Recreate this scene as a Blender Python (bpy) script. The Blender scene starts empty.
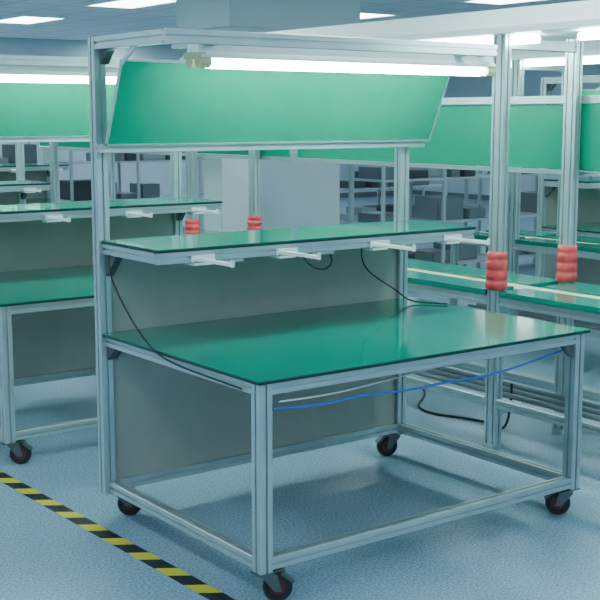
import bpy, bmesh, math, random
from mathutils import Vector, Matrix
random.seed(4)
scn=bpy.context.scene
# ------------------------------------------------------------ materials
def mat(name,col,rough=.5,metal=0.,noise=0.,nscale=40,spec=None,emit=None,estr=0,bump=0,coat=0):
    m=bpy.data.materials.new(name); m.use_nodes=True
    nt=m.node_tree; b=nt.nodes['Principled BSDF']
    b.inputs['Base Color'].default_value=(*col,1); b.inputs['Roughness'].default_value=rough
    b.inputs['Metallic'].default_value=metal
    if spec is not None: b.inputs['Specular IOR Level'].default_value=spec
    if coat: b.inputs['Coat Weight'].default_value=coat; b.inputs['Coat Roughness'].default_value=.08
    if emit: b.inputs['Emission Color'].default_value=(*emit,1); b.inputs['Emission Strength'].default_value=estr
    if noise or bump:
        tc=nt.nodes.new('ShaderNodeTexCoord'); n=nt.nodes.new('ShaderNodeTexNoise')
        n.inputs['Scale'].default_value=nscale; n.inputs['Detail'].default_value=4
        nt.links.new(tc.outputs['Object'],n.inputs['Vector'])
        if noise:
            r=nt.nodes.new('ShaderNodeValToRGB')
            r.color_ramp.elements[0].position=.3; r.color_ramp.elements[1].position=.7
            r.color_ramp.elements[0].color=(*[c*(1-noise) for c in col],1)
            r.color_ramp.elements[1].color=(*[min(1,c*(1+noise)) for c in col],1)
            nt.links.new(n.outputs['Fac'],r.inputs['Fac']); nt.links.new(r.outputs['Color'],b.inputs['Base Color'])
        if bump:
            bp=nt.nodes.new('ShaderNodeBump'); bp.inputs['Strength'].default_value=bump; bp.inputs['Distance'].default_value=.002
            nt.links.new(n.outputs['Fac'],bp.inputs['Height']); nt.links.new(bp.outputs['Normal'],b.inputs['Normal'])
    return m
ALU=mat('aluminium',(.46,.56,.58),.32,.65,.06,12)
ALUD=mat('cast_bracket',(.10,.13,.14),.5,.4)
MATG=mat('esd_mat_green',(.0,.20,.14),.10,0,.05,6,spec=.4)
MATE=mat('mat_edge_dark',(.0,.025,.02),.5)
PANG=mat('panel_green',(.0,.23,.135),.18,0,.04,4,spec=.15)
PANEL=mat('back_panel_grey',(.36,.39,.345),.24,.1,.05,5)
WHITE=mat('white_enamel',(.88,.93,.93),.4)
WHITP=mat('white_plastic',(.90,.93,.92),.45)
SOCK=mat('lamp_socket_cream',(.72,.66,.36),.5)
TUBE=mat('fluorescent_tube',(1,1,1),.5,emit=(.72,1,.92),estr=60)
BLACK=mat('black_rubber',(.010,.011,.013),.55)
RED=mat('hub_red',(.12,.012,.018),.4)
PINK=mat('wrap_pink',(.60,.06,.06),.3,0,.3,25,bump=.6)
BLUE=mat('cable_blue',(.02,.15,.6),.4)
GREYP=mat('grey_plastic',(.13,.17,.19),.5)
BEIGE=mat('beige_board',(.55,.52,.36),.5,0,.05,8)
DARK=mat('dark_equipment',(.04,.05,.058),.5)
BINB=mat('bin_grey_light',(.28,.35,.38),.5)
RACKU=mat('rack_paint_grey',(.36,.45,.48),.5)
TROF=mat('troffer_diffuser',(1,1,1),.5,emit=(.80,.96,1),estr=13)
# ------------------------------------------------------------ helpers
def finish(bm,name,m,parent=None,smooth=False):
    bmesh.ops.recalc_face_normals(bm,faces=bm.faces)
    me=bpy.data.meshes.new(name); bm.to_mesh(me); bm.free()
    me.materials.append(m)
    if smooth:
        for p in me.polygons: p.use_smooth=True
    o=bpy.data.objects.new(name,me); scn.collection.objects.link(o)
    if parent: o.parent=parent
    return o
def empty(name,loc=(0,0,0)):
    e=bpy.data.objects.new(name,None); e.location=loc; e.empty_display_size=.1
    scn.collection.objects.link(e); return e
def box(bm,a,b):
    vs=[bm.verts.new((x,y,z)) for x in(a[0],b[0]) for y in(a[1],b[1]) for z in(a[2],b[2])]
    for f in((0,1,3,2),(4,6,7,5),(0,4,5,1),(2,3,7,6),(0,2,6,4),(1,5,7,3)): bm.faces.new([vs[i] for i in f])
def prism(bm,poly,axis,a,b):
    def mk(p,t):
        if axis=='x': return (t,p[0],p[1])
        if axis=='y': return (p[0],t,p[1])
        return (p[0],p[1],t)
    v0=[bm.verts.new(mk(p,a)) for p in poly]; v1=[bm.verts.new(mk(p,b)) for p in poly]
    bm.faces.new(v0); bm.faces.new(v1[::-1]); n=len(poly)
    for i in range(n): bm.faces.new((v0[i],v0[(i+1)%n],v1[(i+1)%n],v1[i]))
def section(w,h,nw=1,nh=1):
    s=.0045; d=.009; P=[]
    def side(p,q,inn,n):
        p=Vector(p);q=Vector(q);inn=Vector(inn);L=(q-p).length;u=(q-p)/L
        P.append(p+u*.002)
        for k in range(n):
            c=p+u*L*(k+.5)/n
            P.extend([c-u*s,c-u*s+inn*d,c+u*s+inn*d,c+u*s])
        P.append(q-u*.002)
    side((-w/2,-h/2),(w/2,-h/2),(0,1),nw); side((w/2,-h/2),(w/2,h/2),(-1,0),nh)
    side((w/2,h/2),(-w/2,h/2),(0,-1),nw); side((-w/2,h/2),(-w/2,-h/2),(1,0),nh)
    return [(p.x,p.y) for p in P]
def bar(bm,axis,c,a,b,w,h=None,nw=1,nh=1):
    h=h or w
    prism(bm,[(x+c[0],y+c[1]) for x,y in section(w,h,nw,nh)],axis,a,b)
def cyl(bm,p0,p1,r,n=20,r2=None):
    p0=Vector(p0);p1=Vector(p1);d=p1-p0
    M=Matrix.Translation((p0+p1)/2)@d.to_track_quat('Z','Y').to_matrix().to_4x4()
    bmesh.ops.create_cone(bm,cap_ends=True,segments=n,radius1=r,radius2=r if r2 is None else r2,depth=d.length,matrix=M)
def cable(name,pts,r,m,parent):
    c=bpy.data.curves.new(name,'CURVE'); c.dimensions='3D'; c.bevel_depth=r; c.bevel_resolution=2
    s=c.splines.new('NURBS'); s.points.add(len(pts)-1)
    for i,p in enumerate(pts): s.points[i].co=(*p,1)
    s.use_endpoint_u=True; s.order_u=3
    o=bpy.data.objects.new(name,c); scn.collection.objects.link(o); c.materials.append(m); o.parent=parent; return o
def casters(parent,spots,zt=.11):
    bt=bmesh.new();br=bmesh.new();bs=bmesh.new()
    R=.051
    for x,y,ang in spots:
        cx,sx=math.cos(ang),math.sin(ang)
        def T(bm_,n0):
            vs=list(bm_.verts)[n0:]
            for v in vs:
                a,b=v.co.x,v.co.y
                v.co.x=x+a*cx-b*sx; v.co.y=y+a*sx+b*cx
        n0=len(bt.verts); ox=.034; hw=.016
        prof=[(-hw,R*.56),(-hw,R*.9),(-hw*.6,R),(hw*.6,R),(hw,R*.9),(hw,R*.56)]
        rings=[]
        N=28
        for k in range(N):
            t=2*math.pi*k/N
            rings.append([bt.verts.new((ox+r*math.cos(t),yy,R+r*math.sin(t))) for yy,r in prof])
        for k in range(N):
            A=rings[k];B=rings[(k+1)%N]
            for j in range(6): bt.faces.new((A[j],A[(j+1)%6],B[(j+1)%6],B[j]))
        T(bt,n0)
        n0=len(br.verts); cyl(br,(ox,-.013,R),(ox,.013,R),R*.57,20); cyl(br,(ox,-.02,R),(ox,.02,R),R*.3,14); T(br,n0)
        box(bs,(x-.055,y-.026,zt-.005),(x+.055,y+.026,zt))
        n0=len(bs.verts)
        cyl(bs,(0,0,zt-.014),(0,0,zt-.004),.027,18)
        for s in(-1,1):
            yy=s*.024
            prism(bs,[(-.026,zt-.012),(.03,zt-.006),(ox+.012,R-.01),(ox-.012,R-.01)],'y',yy-.0015,yy+.0015)
        box(bs,(-.026,-.0245,zt-.012),(.0,.0245,zt-.008))
        cyl(bs,(ox,-.029,R),(ox,.029,R),.006,10)
        prism(bs,[(.045,zt-.012),(.085,zt-.045),(.092,zt-.038),(.05,zt-.002)],'y',-.018,.018)
        T(bs,n0)
    finish(bt,'caster_tyres',BLACK,parent); finish(br,'caster_hubs',RED,parent); finish(bs,'caster_forks',ALUD,parent)
# ------------------------------------------------------------ workbench
L,D=1.617,1.146
HT,ZB=.78,.11
ZS,SD=1.153,.493
ZT,AD=1.943,.567
W=.052
def build_bench(loc,detail=True,Lb=L):
    E=empty('workbench',loc)
    fr=bmesh.new(); i=W/2
    yb=D-i
    for x in(i,Lb-i-.006): bar(fr,'z',(x,i),ZB,HT-.012,W)
    for x in(i-.018,Lb-i): bar(fr,'z',(x,yb),ZB,ZT,W)
    r=.044
    zr=HT-.012-r/2
    bar(fr,'x',(i,zr),W,Lb-W-.006,r); bar(fr,'x',(yb,zr),W-.018,Lb-W,r)
    for x in(i,Lb-i): bar(fr,'y',(x,zr),W,D-W,r)
    zl=ZB+.028
    bar(fr,'x',(i,zl),W,Lb-W-.006,r); bar(fr,'x',(yb,zl),W-.018,Lb-W,r)
    for x in(i,Lb-i): bar(fr,'y',(x,zl),W,D-W,r)
    zs=ZS-.012-r/2; y0=D-SD
    bar(fr,'x',(y0+r/2,zs),0,Lb,r); bar(fr,'x',(D-W-r/2-.001,zs),r,Lb-r,r)
    for x in(r/2,Lb-r/2): bar(fr,'y',(x,zs),y0+r,D-W,r)
    za=ZT-.024; yf=D-AD
    for x in(i-.018,Lb-i): bar(fr,'y',(x,za),yf,D-W,.044,.05)
    bar(fr,'x',(yf-.02,za),-.018,Lb,.04,.05)
    for x in(.20,Lb-.16): bar(fr,'y',(x,za-.01),yf+.0,yf+.26,.04,.035)
    bar(fr,'x',(D-W-.02,1.515),-.018,Lb+.06,.036)
    finish(fr,'extrusion_frame',ALU,E)
    t=bmesh.new(); box(t,(-.012,-.012,HT-.003),(Lb+.012,D-W-.002,HT)); box(t,(-.004,y0-.004,ZS-.003),(Lb+.004,D-W-.002,ZS))
    finish(t,'esd_mat',MATG,E)
    t=bmesh.new(); box(t,(-.012,-.012,HT-.013),(Lb+.012,D-W-.002,HT-.003)); box(t,(-.004,y0-.004,ZS-.013),(Lb+.004,D-W-.002,ZS-.003))
    finish(t,'board_edge',MATE,E)
    t=bmesh.new(); box(t,(W-.02,yb-.004,zl+r/2),(Lb-W+.004,yb+.004,zs+r/2)); finish(t,'back_panel',PANEL,E)
    p0=Vector((D-W-.045,1.53)); p1=Vector((D-.235,1.845)); u=(p1-p0).normalized(); n=Vector((-u.y,u.x))
    def slab(bm,a,b,th,xa,xb):
        q=[p0+u*a+n*th,p0+u*b+n*th,p0+u*b-n*th,p0+u*a-n*th]; prism(bm,[(v.x,v.y) for v in q],'x',xa,xb)
    Lp=(p1-p0).length
    t=bmesh.new(); slab(t,.004,Lp,.003,.008,Lb+.074); finish(t,'hood_panel',PANG,E)
    t=bmesh.new(); slab(t,-.004,Lp+.004,.006,.0,.008); slab(t,-.004,Lp+.004,.006,Lb+.074,Lb+.082); slab(t,-.004,.004,.006,0,Lb+.082); slab(t,Lp,Lp+.006,.006,0,Lb+.082)
    for x in(.004,Lb+.076):
        prism(t,[(p1.x,p1.y),(p1.x,p1.y-.02),(yf+.2,za-.02),(yf+.2,za)],'x',x-.003,x+.003)
    finish(t,'hood_trim',ALU,E)
    xa,xb=.16,Lb+.05; yl=yf+.075
    t=bmesh.new()
    prism(t,[(yl-.035,1.905),(yl+.035,1.905),(yl+.04,1.872),(yl+.10,1.848),(yl+.097,1.844),(yl+.03,1.862),(yl-.03,1.862),(yl-.065,1.85),(yl-.068,1.853),(yl-.045,1.872)],'x',xa,xb)
    finish(t,'lamp_reflector',WHITE,E)
    t=bmesh.new(); cyl(t,(xa+.05,yl-.01,1.832),(xb-.05,yl-.01,1.832),.019,18)
    finish(t,'lamp_tube',TUBE,E,True)
    t=bmesh.new()
    for x in(xa+.0,xb-.045):
        for dy in(-.035,.025): cyl(t,(x,yl+dy,1.838),(x+.045,yl+dy,1.838),.025,18)
        box(t,(x-.004,yl-.055,1.845),(x+.02,yl+.055,1.87))
    finish(t,'lamp_sockets',SOCK,E)
    t=bmesh.new()
    for x in(.3,Lb-.1): box(t,(x,yl-.02,1.9),(x+.03,yl+.02,1.925))
    g=.055
    for x,s in((W,1),(Lb-W-.006,-1)):
        for yy in(i,yb):
            zt_=HT-.012-r
            prism(t,[(x,zt_),(x+s*g,zt_),(x+s*g,zt_-.006),(x+s*.006,zt_-g),(x,zt_-g)],'y',yy-.016,yy+.016)
    for x in(i,Lb-i):
        for yy,s in((W,1),(D-W,-1)):
            zt_=HT-.012-r
            prism(t,[(yy,zt_),(yy+s*g,zt_),(yy+s*g,zt_-.006),(yy+s*.006,zt_-g),(yy,zt_-g)],'x',x-.016,x+.016)
        zt_=zs-r/2; yy=D-W
        prism(t,[(yy,zt_),(yy-g*1.6,zt_),(yy-g*1.6,zt_-.008),(yy-.008,zt_-g*1.6),(yy,zt_-g*1.6)],'x',x-.016,x+.016)
        zt_=za-.025
        prism(t,[(yy,zt_),(yy-g,zt_),(yy-g,zt_-.008),(yy-.008,zt_-g),(yy,zt_-g)],'x',x-.016,x+.016)
    for x in(i-.018,Lb-i): box(t,(x-.02,yb-.022,ZT),(x+.02,yb+.022,ZT+.004))
    finish(t,'corner_brackets',ALUD,E)
    t=bmesh.new(); t2=bmesh.new()
    for x in(.16,.55,1.03,1.45):
        z=zs-.004
        box(t2,(x-.02,y0-.010,z-.016),(x+.08,y0,z+.008)); box(t2,(x-.01,y0-.010,z-.03),(x+.07,y0+.06,z-.02))
        box(t,(x-.007,y0-.25,z-.010),(x+.007,y0-.010,z+.002))
        box(t,(x-.007,y0-.256,z-.012),(x+.007,y0-.25,z+.014))
    finish(t,'hanger_arms',WHITP,E); finish(t2,'hanger_blocks',WHITP,E)
    casters(E,[(i+.02,i,-.5),(Lb-i-.03,i,2.35),(i+.045,D-i,-.6),(Lb-i-.03,D-i,2.8)],ZB)
    if detail:
        t=bmesh.new()
        for x in(.30,.75,1.2): box(t,(x,y0+.05,ZS-.075),(x+.11,y0+.08,ZS-.056))
        finish(t,'power_outlets',WHITP,E)
        cable('drop_cable',[(.0,1.04,1.10),(-.012,1.03,1.04),(-.016,.93,.94),(-.018,.78,.83),(-.02,.66,.775),(-.014,.60,.76),(-.01,.48,.745),(-.006,.3,.74),(-.004,.1,.735)],.0035,BLACK,E)
        cable('network_cable_blue',[(W,.05,.665),(.25,.02,.655),(.45,.04,.66),(.7,.04,.645),(.9,.05,.65),(1.1,.04,.645),(1.4,.04,.68),(Lb-W,.05,.70)],.0045,BLUE,E)
        cable('network_cable_white',[(W,.04,.69),(.3,.07,.67),(.6,.12,.67),(.9,.16,.68),(1.2,.2,.68)],.0035,WHITP,E)
        cable('power_cable',[(1.22,.95,1.09),(1.24,1.0,1.02),(1.32,1.04,.93),(1.46,1.0,.84),(1.50,.95,.79),(1.54,.88,.787),(1.6,.8,.786)],.0035,BLACK,E)
        cable('loop_cable',[(.70,.72,1.09),(.72,.70,1.04),(.80,.69,1.01),(.86,.70,1.05),(.84,.72,1.09)],.0035,BLACK,E)
        cable('ground_cable',[(1.3,D-.08,.70),(1.36,D-.1,.6),(1.46,D-.1,.55),(1.5,D-.1,.66),(1.55,D-.08,.70)],.004,BLACK,E)
    return E
build_bench((0,0,0))
b2=build_bench((-.04,2.06,0),False,1.64)
def dup(E,loc):
    e=empty('workbench',loc)
    for c in E.children:
        o=bpy.data.objects.new(c.name,c.data); scn.collection.objects.link(o); o.parent=e
    return e
for p in((-.02,4.45,0),(1.64,7.6,0),(-.1,6.9,0),(-1.9,6.9,0),(5.0,.1,0),(5.0,2.2,0),(7.6,2.2,0)): dup(b2,p)
# ------------------------------------------------------------ assembly lines (run along Y)
def build_line(x0,ya,yb,posts,tray=True,pan=True,pads=(),Wd=.57,ps=1.):
    E=empty('assembly_line_table'); x1=x0+Wd
    fr=bmesh.new()
    for y in posts:
        for x in(x0+.03,x1-.03): bar(fr,'z',(x,y),.03,2.02,.045,.08,1,2)
        bar(fr,'x',(y,1.98),x0+.05,x1-.05,.06,.05)
        bar(fr,'x',(y,.2),x0+.05,x1-.05,.04)
        for x in(x0+.03,x1-.03): box(fr,(x-.035,y-.035,.0),(x+.035,y+.035,.03))
    P=sorted(posts); segs=[ya]+P+[yb]
    for x in(x0+.03,x1-.03):
        for z in(.24,.75,):
            for a,b in zip(segs[:-1],segs[1:]):
                if b-a>.15: bar(fr,'y',(x,z),a+(.041 if a in posts else 0),b-(.041 if b in posts else 0),.045)
    for y in(ya+.02,yb-.02):
        for x in(x0+.03,x1-.03): bar(fr,'z',(x,y),0,.72,.045)
    finish(fr,'extrusion_frame',ALU,E)
    t=bmesh.new()
    for a,b in zip(segs[:-1],segs[1:]):
        box(t,(x0,a+.045,.775),(x0+.2,b-.045,.80)); box(t,(x0+.32,a+.045,.775),(x1,b-.045,.80))
    finish(t,'esd_mat',MATG,E)
    t=bmesh.new(); box(t,(x0+.2,ya,.77),(x0+.32,yb,.79)); finish(t,'centre_board',BEIGE,E)
    t=bmesh.new()
    for x in(x0+.19,x0+.28,x0+.37): cyl(t,(x,ya+.02,.24),(x,yb-.02,.24),.014,10)
    for y in(ya+.02,yb-.02): box(t,(x0+.05,y-.012,.218),(x1-.05,y+.012,.228))
    finish(t,'cable_tray_rods',GREYP,E)
    t=bmesh.new(); n=0
    for y in pads:
        for x in(x0+.03,x1-.03):
            n+=1; N=24; rings=[]
            zz=[.803,.808,.83,.845,.852,.86,.875,.895,.902,.91,.93,.945,.952,.96,.985,.99]
            rr=[.044,.052,.054,.052,.047,.052,.054,.052,.047,.052,.053,.051,.046,.050,.049,.044]
            for z,r in zip(zz,rr):
                z=.803+(z-.803)*ps
                rings.append([t.verts.new((x+r*math.cos(a),y+r*math.sin(a),z)) for a in [2*math.pi*k/N for k in range(N)]])
            for A,B in zip(rings[:-1],rings[1:]):
                for k in range(N): t.faces.new((A[k],A[(k+1)%N],B[(k+1)%N],B[k]))
            t.faces.new(rings[0][::-1]); t.faces.new(rings[-1])
    if n: finish(t,'post_padding',PINK,E,True)
    else: t.free()
    if pan:
        t=bmesh.new(); box(t,(x1+.015,ya,1.37),(x1+.023,yb,1.70)); finish(t,'hood_panel',PANG,E)
        t=bmesh.new()
        bar(t,'y',(x1+.018,1.355),ya,yb,.024); bar(t,'y',(x1+.018,1.725),ya,yb,.04)
        finish(t,'panel_rails',ALU,E)
    if tray:
        t=bmesh.new()
        prism(t,[(x0-.06,2.02),(x1+.06,2.02),(x1+.06,2.05),(x1+.0,2.14),(x0+.02,2.14),(x0-.06,2.05)],'y',ya,yb)
        finish(t,'overhead_light_tray',WHITE,E)
        t=bmesh.new()
        y=ya+.2
        while y+1.1<yb:
            cyl(t,(x0+.1,y,1.995),(x0+.1,y+1.1,1.995),.018,14); y+=1.35
        finish(t,'tray_tubes',TUBE,E,True)
    return E
l1=build_line(2.0,-.8,3.3,[.91],pads=(.91,))
cable('floor_cable',[(2.2,.95,.3),(2.25,1.0,.02),(2.4,1.3,.006),(2.2,1.7,.006),(2.6,2.0,.006),(2.75,2.3,.006),(2.5,2.6,.006),(2.3,3.0,.006)],.007,BLACK,l1)
build_line(2.0,3.4,7.4,[3.75,5.9],tray=False,pads=(3.75,),ps=.8)
build_line(3.9,-1.2,3.2,[.4,2.6],pads=(),pan=False)
# ------------------------------------------------------------ storage racks
def rack(loc,w,d,h,n,rot=0):
    E=empty('storage_rack',loc); E.rotation_euler[2]=rot
    f=bmesh.new()
    for x in(0,w/2,w):
        for y in(0,d): box(f,(x-.015,y-.015,0),(x+.015,y+.015,h))
    s=bmesh.new()
    items=[bmesh.new() for _ in range(3)]
    for k in range(n):
        z=.15+k*(h-.2)/(n-1)
        box(s,(-.01,-.01,z),(w+.01,d+.01,z+.02))
        if k<n-1:
            x=.05
            while x<w-.3:
                ww=random.uniform(.12,.4); hh=random.uniform(.06,min(.26,(h-.2)/(n-1)-.05))
                bmx=items[random.choice((0,0,1,1,1,2))]
                if random.random()<.9:
                    y1=random.uniform(.04,.15)
                    box(bmx,(x,y1+.015,z+.02),(x+ww,d-.06,z+.02+hh))
                    box(bmx,(x+.01,y1,z+.03),(x+ww-.01,y1+.015,z+.01+hh))
                x+=ww+random.uniform(.01,.07)
    finish(f,'uprights',RACKU,E); finish(s,'shelves',RACKU,E)
    for b,m,nm in zip(items,(DARK,GREYP,BINB),('equipment_boxes','test_units','parts_bins')):
        if len(b.verts): finish(b,nm,m,E)
        else: b.free()
for loc,w in (((5.3,5.6,0),1.6),((7.1,5.6,0),1.8),((9.2,5.6,0),1.8)): rack(loc,w,.5,1.5,4)
for x in(0,2,4.1,6.2,8.4): rack((x,9.9,0),1.8,.5,1.6,4)
E=empty('white_cabinet',(3.03,4.95,0))
t=bmesh.new(); box(t,(0,0,.06),(.3,.25,1.5)); box(t,(.01,.01,0),(.29,.24,.06)); box(t,(-.006,-.006,1.5),(.306,.256,1.515)); finish(t,'carcass',WHITE,E)
t=bmesh.new(); box(t,(.006,-.012,.08),(.294,0,1.48)); finish(t,'doors',WHITP,E)
t=bmesh.new(); box(t,(.27,-.024,.75),(.276,-.012,.9)); finish(t,'handles',ALUD,E)
# ------------------------------------------------------------ pillar and room shell
X0,X1,Y0,Y1,H=-5.,15.,-6.,16.,2.95
WALL=mat('wall_paint',(.48,.61,.67),.7,0,.03,2)
PIL=mat('pillar_paint',(.50,.60,.65),.6,0,.02,2)
t=bmesh.new(); box(t,(3.93,5.87,0),(4.98,6.43,H)); box(t,(3.91,5.85,0),(5.0,6.45,.1)); box(t,(3.62,5.7,2.42),(5.08,6.6,H)); box(t,(3.66,5.74,2.38),(5.04,6.56,2.42))
finish(t,'pillar',PIL)
def slabobj(name,a,b,m): t=bmesh.new(); box(t,a,b); return finish(t,name,m)
slabobj('wall_back',(X0,Y1,0),(X1,Y1+.15,H),WALL); slabobj('wall_front',(X0,Y0-.15,0),(X1,Y0,H),WALL)
slabobj('wall_left',(X0-.15,Y0-.15,0),(X0,Y1+.15,H),WALL); slabobj('wall_right',(X1,Y0-.15,0),(X1+.15,Y1+.15,H),WALL)
FL=bpy.data.materials.new('speckled_vinyl'); FL.use_nodes=True; nt=FL.node_tree; b=nt.nodes['Principled BSDF']
tc=nt.nodes.new('ShaderNodeTexCoord')
n1=nt.nodes.new('ShaderNodeTexNoise'); n1.inputs['Scale'].default_value=100; n1.inputs['Detail'].default_value=4
n2=nt.nodes.new('ShaderNodeTexNoise'); n2.inputs['Scale'].default_value=1.5
r1=nt.nodes.new('ShaderNodeValToRGB'); r1.color_ramp.elements[0].position=.37; r1.color_ramp.elements[1].position=.63
r1.color_ramp.elements[0].color=(.12,.23,.33,1); r1.color_ramp.elements[1].color=(.34,.50,.61,1)
mx=nt.nodes.new('ShaderNodeMix'); mx.data_type='RGBA'; mx.blend_type='MULTIPLY'; mx.inputs[0].default_value=.15
for n in(n1,n2): nt.links.new(tc.outputs['Object'],n.inputs['Vector'])
nt.links.new(n1.outputs['Fac'],r1.inputs['Fac']); nt.links.new(r1.outputs['Color'],mx.inputs[6]); nt.links.new(n2.outputs['Fac'],mx.inputs[7])
nt.links.new(mx.outputs[2],b.inputs['Base Color']); b.inputs['Roughness'].default_value=.32
slabobj('floor',(X0,Y0,-.1),(X1,Y1,0),FL)
CE=bpy.data.materials.new('ceiling_tiles'); CE.use_nodes=True; nt=CE.node_tree; b=nt.nodes['Principled BSDF']
tc=nt.nodes.new('ShaderNodeTexCoord'); br=nt.nodes.new('ShaderNodeTexBrick'); br.offset=0
br.inputs['Color1'].default_value=(.76,.87,.92,1); br.inputs['Color2'].default_value=(.8,.9,.95,1); br.inputs['Mortar'].default_value=(.5,.6,.66,1)
br.inputs['Scale'].default_value=1; br.inputs['Brick Width'].default_value=.6; br.inputs['Row Height'].default_value=.6; br.inputs['Mortar Size'].default_value=.015
nt.links.new(tc.outputs['Object'],br.inputs['Vector']); nt.links.new(br.outputs['Color'],b.inputs['Base Color']); b.inputs['Roughness'].default_value=.8
slabobj('ceiling',(X0,Y0,H),(X1,Y1,H+.1),CE)
t=bmesh.new(); box(t,(X0,Y1-.015,0),(X1,Y1,.1)); finish(t,'baseboard_back',GREYP)
t=bmesh.new(); box(t,(X1-.015,Y0,0),(X1,Y1-.015,.1)); finish(t,'baseboard_right',GREYP)
for x in(-4.3,-1.75,1.45,4.65,7.85,11.05):
    for y in(-5.1,-2.7,.3,3.3,6.3,9.3,12.3,15.1):
        if 3.0<x<5.8 and 5<y<7: continue
        E=empty('ceiling_light',(x,y,H))
        t=bmesh.new(); box(t,(-.29,-.58,-.012),(.29,.58,-.006)); finish(t,'diffuser',TROF,E)
        t=bmesh.new()
        for a,b_ in(((-.32,-.61,-.02),(-.29,.61,0)),((.29,-.61,-.02),(.32,.61,0)),((-.29,-.61,-.02),(.29,-.58,0)),((-.29,.58,-.02),(.29,.61,0)),((-.29,-.58,-.005),(.29,.58,0))): box(t,a,b_)
        finish(t,'housing',WHITE,E)
# ------------------------------------------------------------ hazard tape
TP=bpy.data.materials.new('hazard_tape'); TP.use_nodes=True; nt=TP.node_tree; b=nt.nodes['Principled BSDF']
tc=nt.nodes.new('ShaderNodeTexCoord'); sp=nt.nodes.new('ShaderNodeSeparateXYZ'); nt.links.new(tc.outputs['Object'],sp.inputs[0])
ad=nt.nodes.new('ShaderNodeMath'); ad.operation='MULTIPLY_ADD'; ad.inputs[1].default_value=.7; nt.links.new(sp.outputs['X'],ad.inputs[0]); nt.links.new(sp.outputs['Y'],ad.inputs[2])
dv=nt.nodes.new('ShaderNodeMath'); dv.operation='DIVIDE'; dv.inputs[1].default_value=.2; nt.links.new(ad.outputs[0],dv.inputs[0])
fr=nt.nodes.new('ShaderNodeMath'); fr.operation='FRACT'; nt.links.new(dv.outputs[0],fr.inputs[0])
gt=nt.nodes.new('ShaderNodeMath'); gt.operation='GREATER_THAN'; gt.inputs[1].default_value=.45; nt.links.new(fr.outputs[0],gt.inputs[0])
mx=nt.nodes.new('ShaderNodeMix'); mx.data_type='RGBA'; mx.inputs[6].default_value=(.62,.52,.03,1); mx.inputs[7].default_value=(.008,.01,.014,1)
nt.links.new(gt.outputs[0],mx.inputs[0]); nt.links.new(mx.outputs[2],b.inputs['Base Color']); b.inputs['Roughness'].default_value=.4
t=bmesh.new(); box(t,(-.035,-5.,0.0),(.035,9,.0012)); o=finish(t,'floor_hazard_tape',TP); o.location=(-.075,.2,0); o.rotation_euler[2]=math.radians(1.6)
# ------------------------------------------------------------ world, camera
w=bpy.data.worlds.new('world'); scn.world=w; w.use_nodes=True; w.node_tree.nodes['Background'].inputs[0].default_value=(.5,.65,.7,1); w.node_tree.nodes['Background'].inputs[1].default_value=.3
cam=bpy.data.cameras.new('camera'); co=bpy.data.objects.new('camera',cam); scn.collection.objects.link(co); scn.camera=co
cam.sensor_width=36; cam.lens=1189.8/600*36; cam.clip_end=100
yaw,pit=.6365,.1523
co.location=(-2.1629,-3.1491,1.6348)
f=Vector((math.sin(yaw)*math.cos(pit),math.cos(yaw)*math.cos(pit),-math.sin(pit)))
co.rotation_euler=f.to_track_quat('-Z','Y').to_euler()
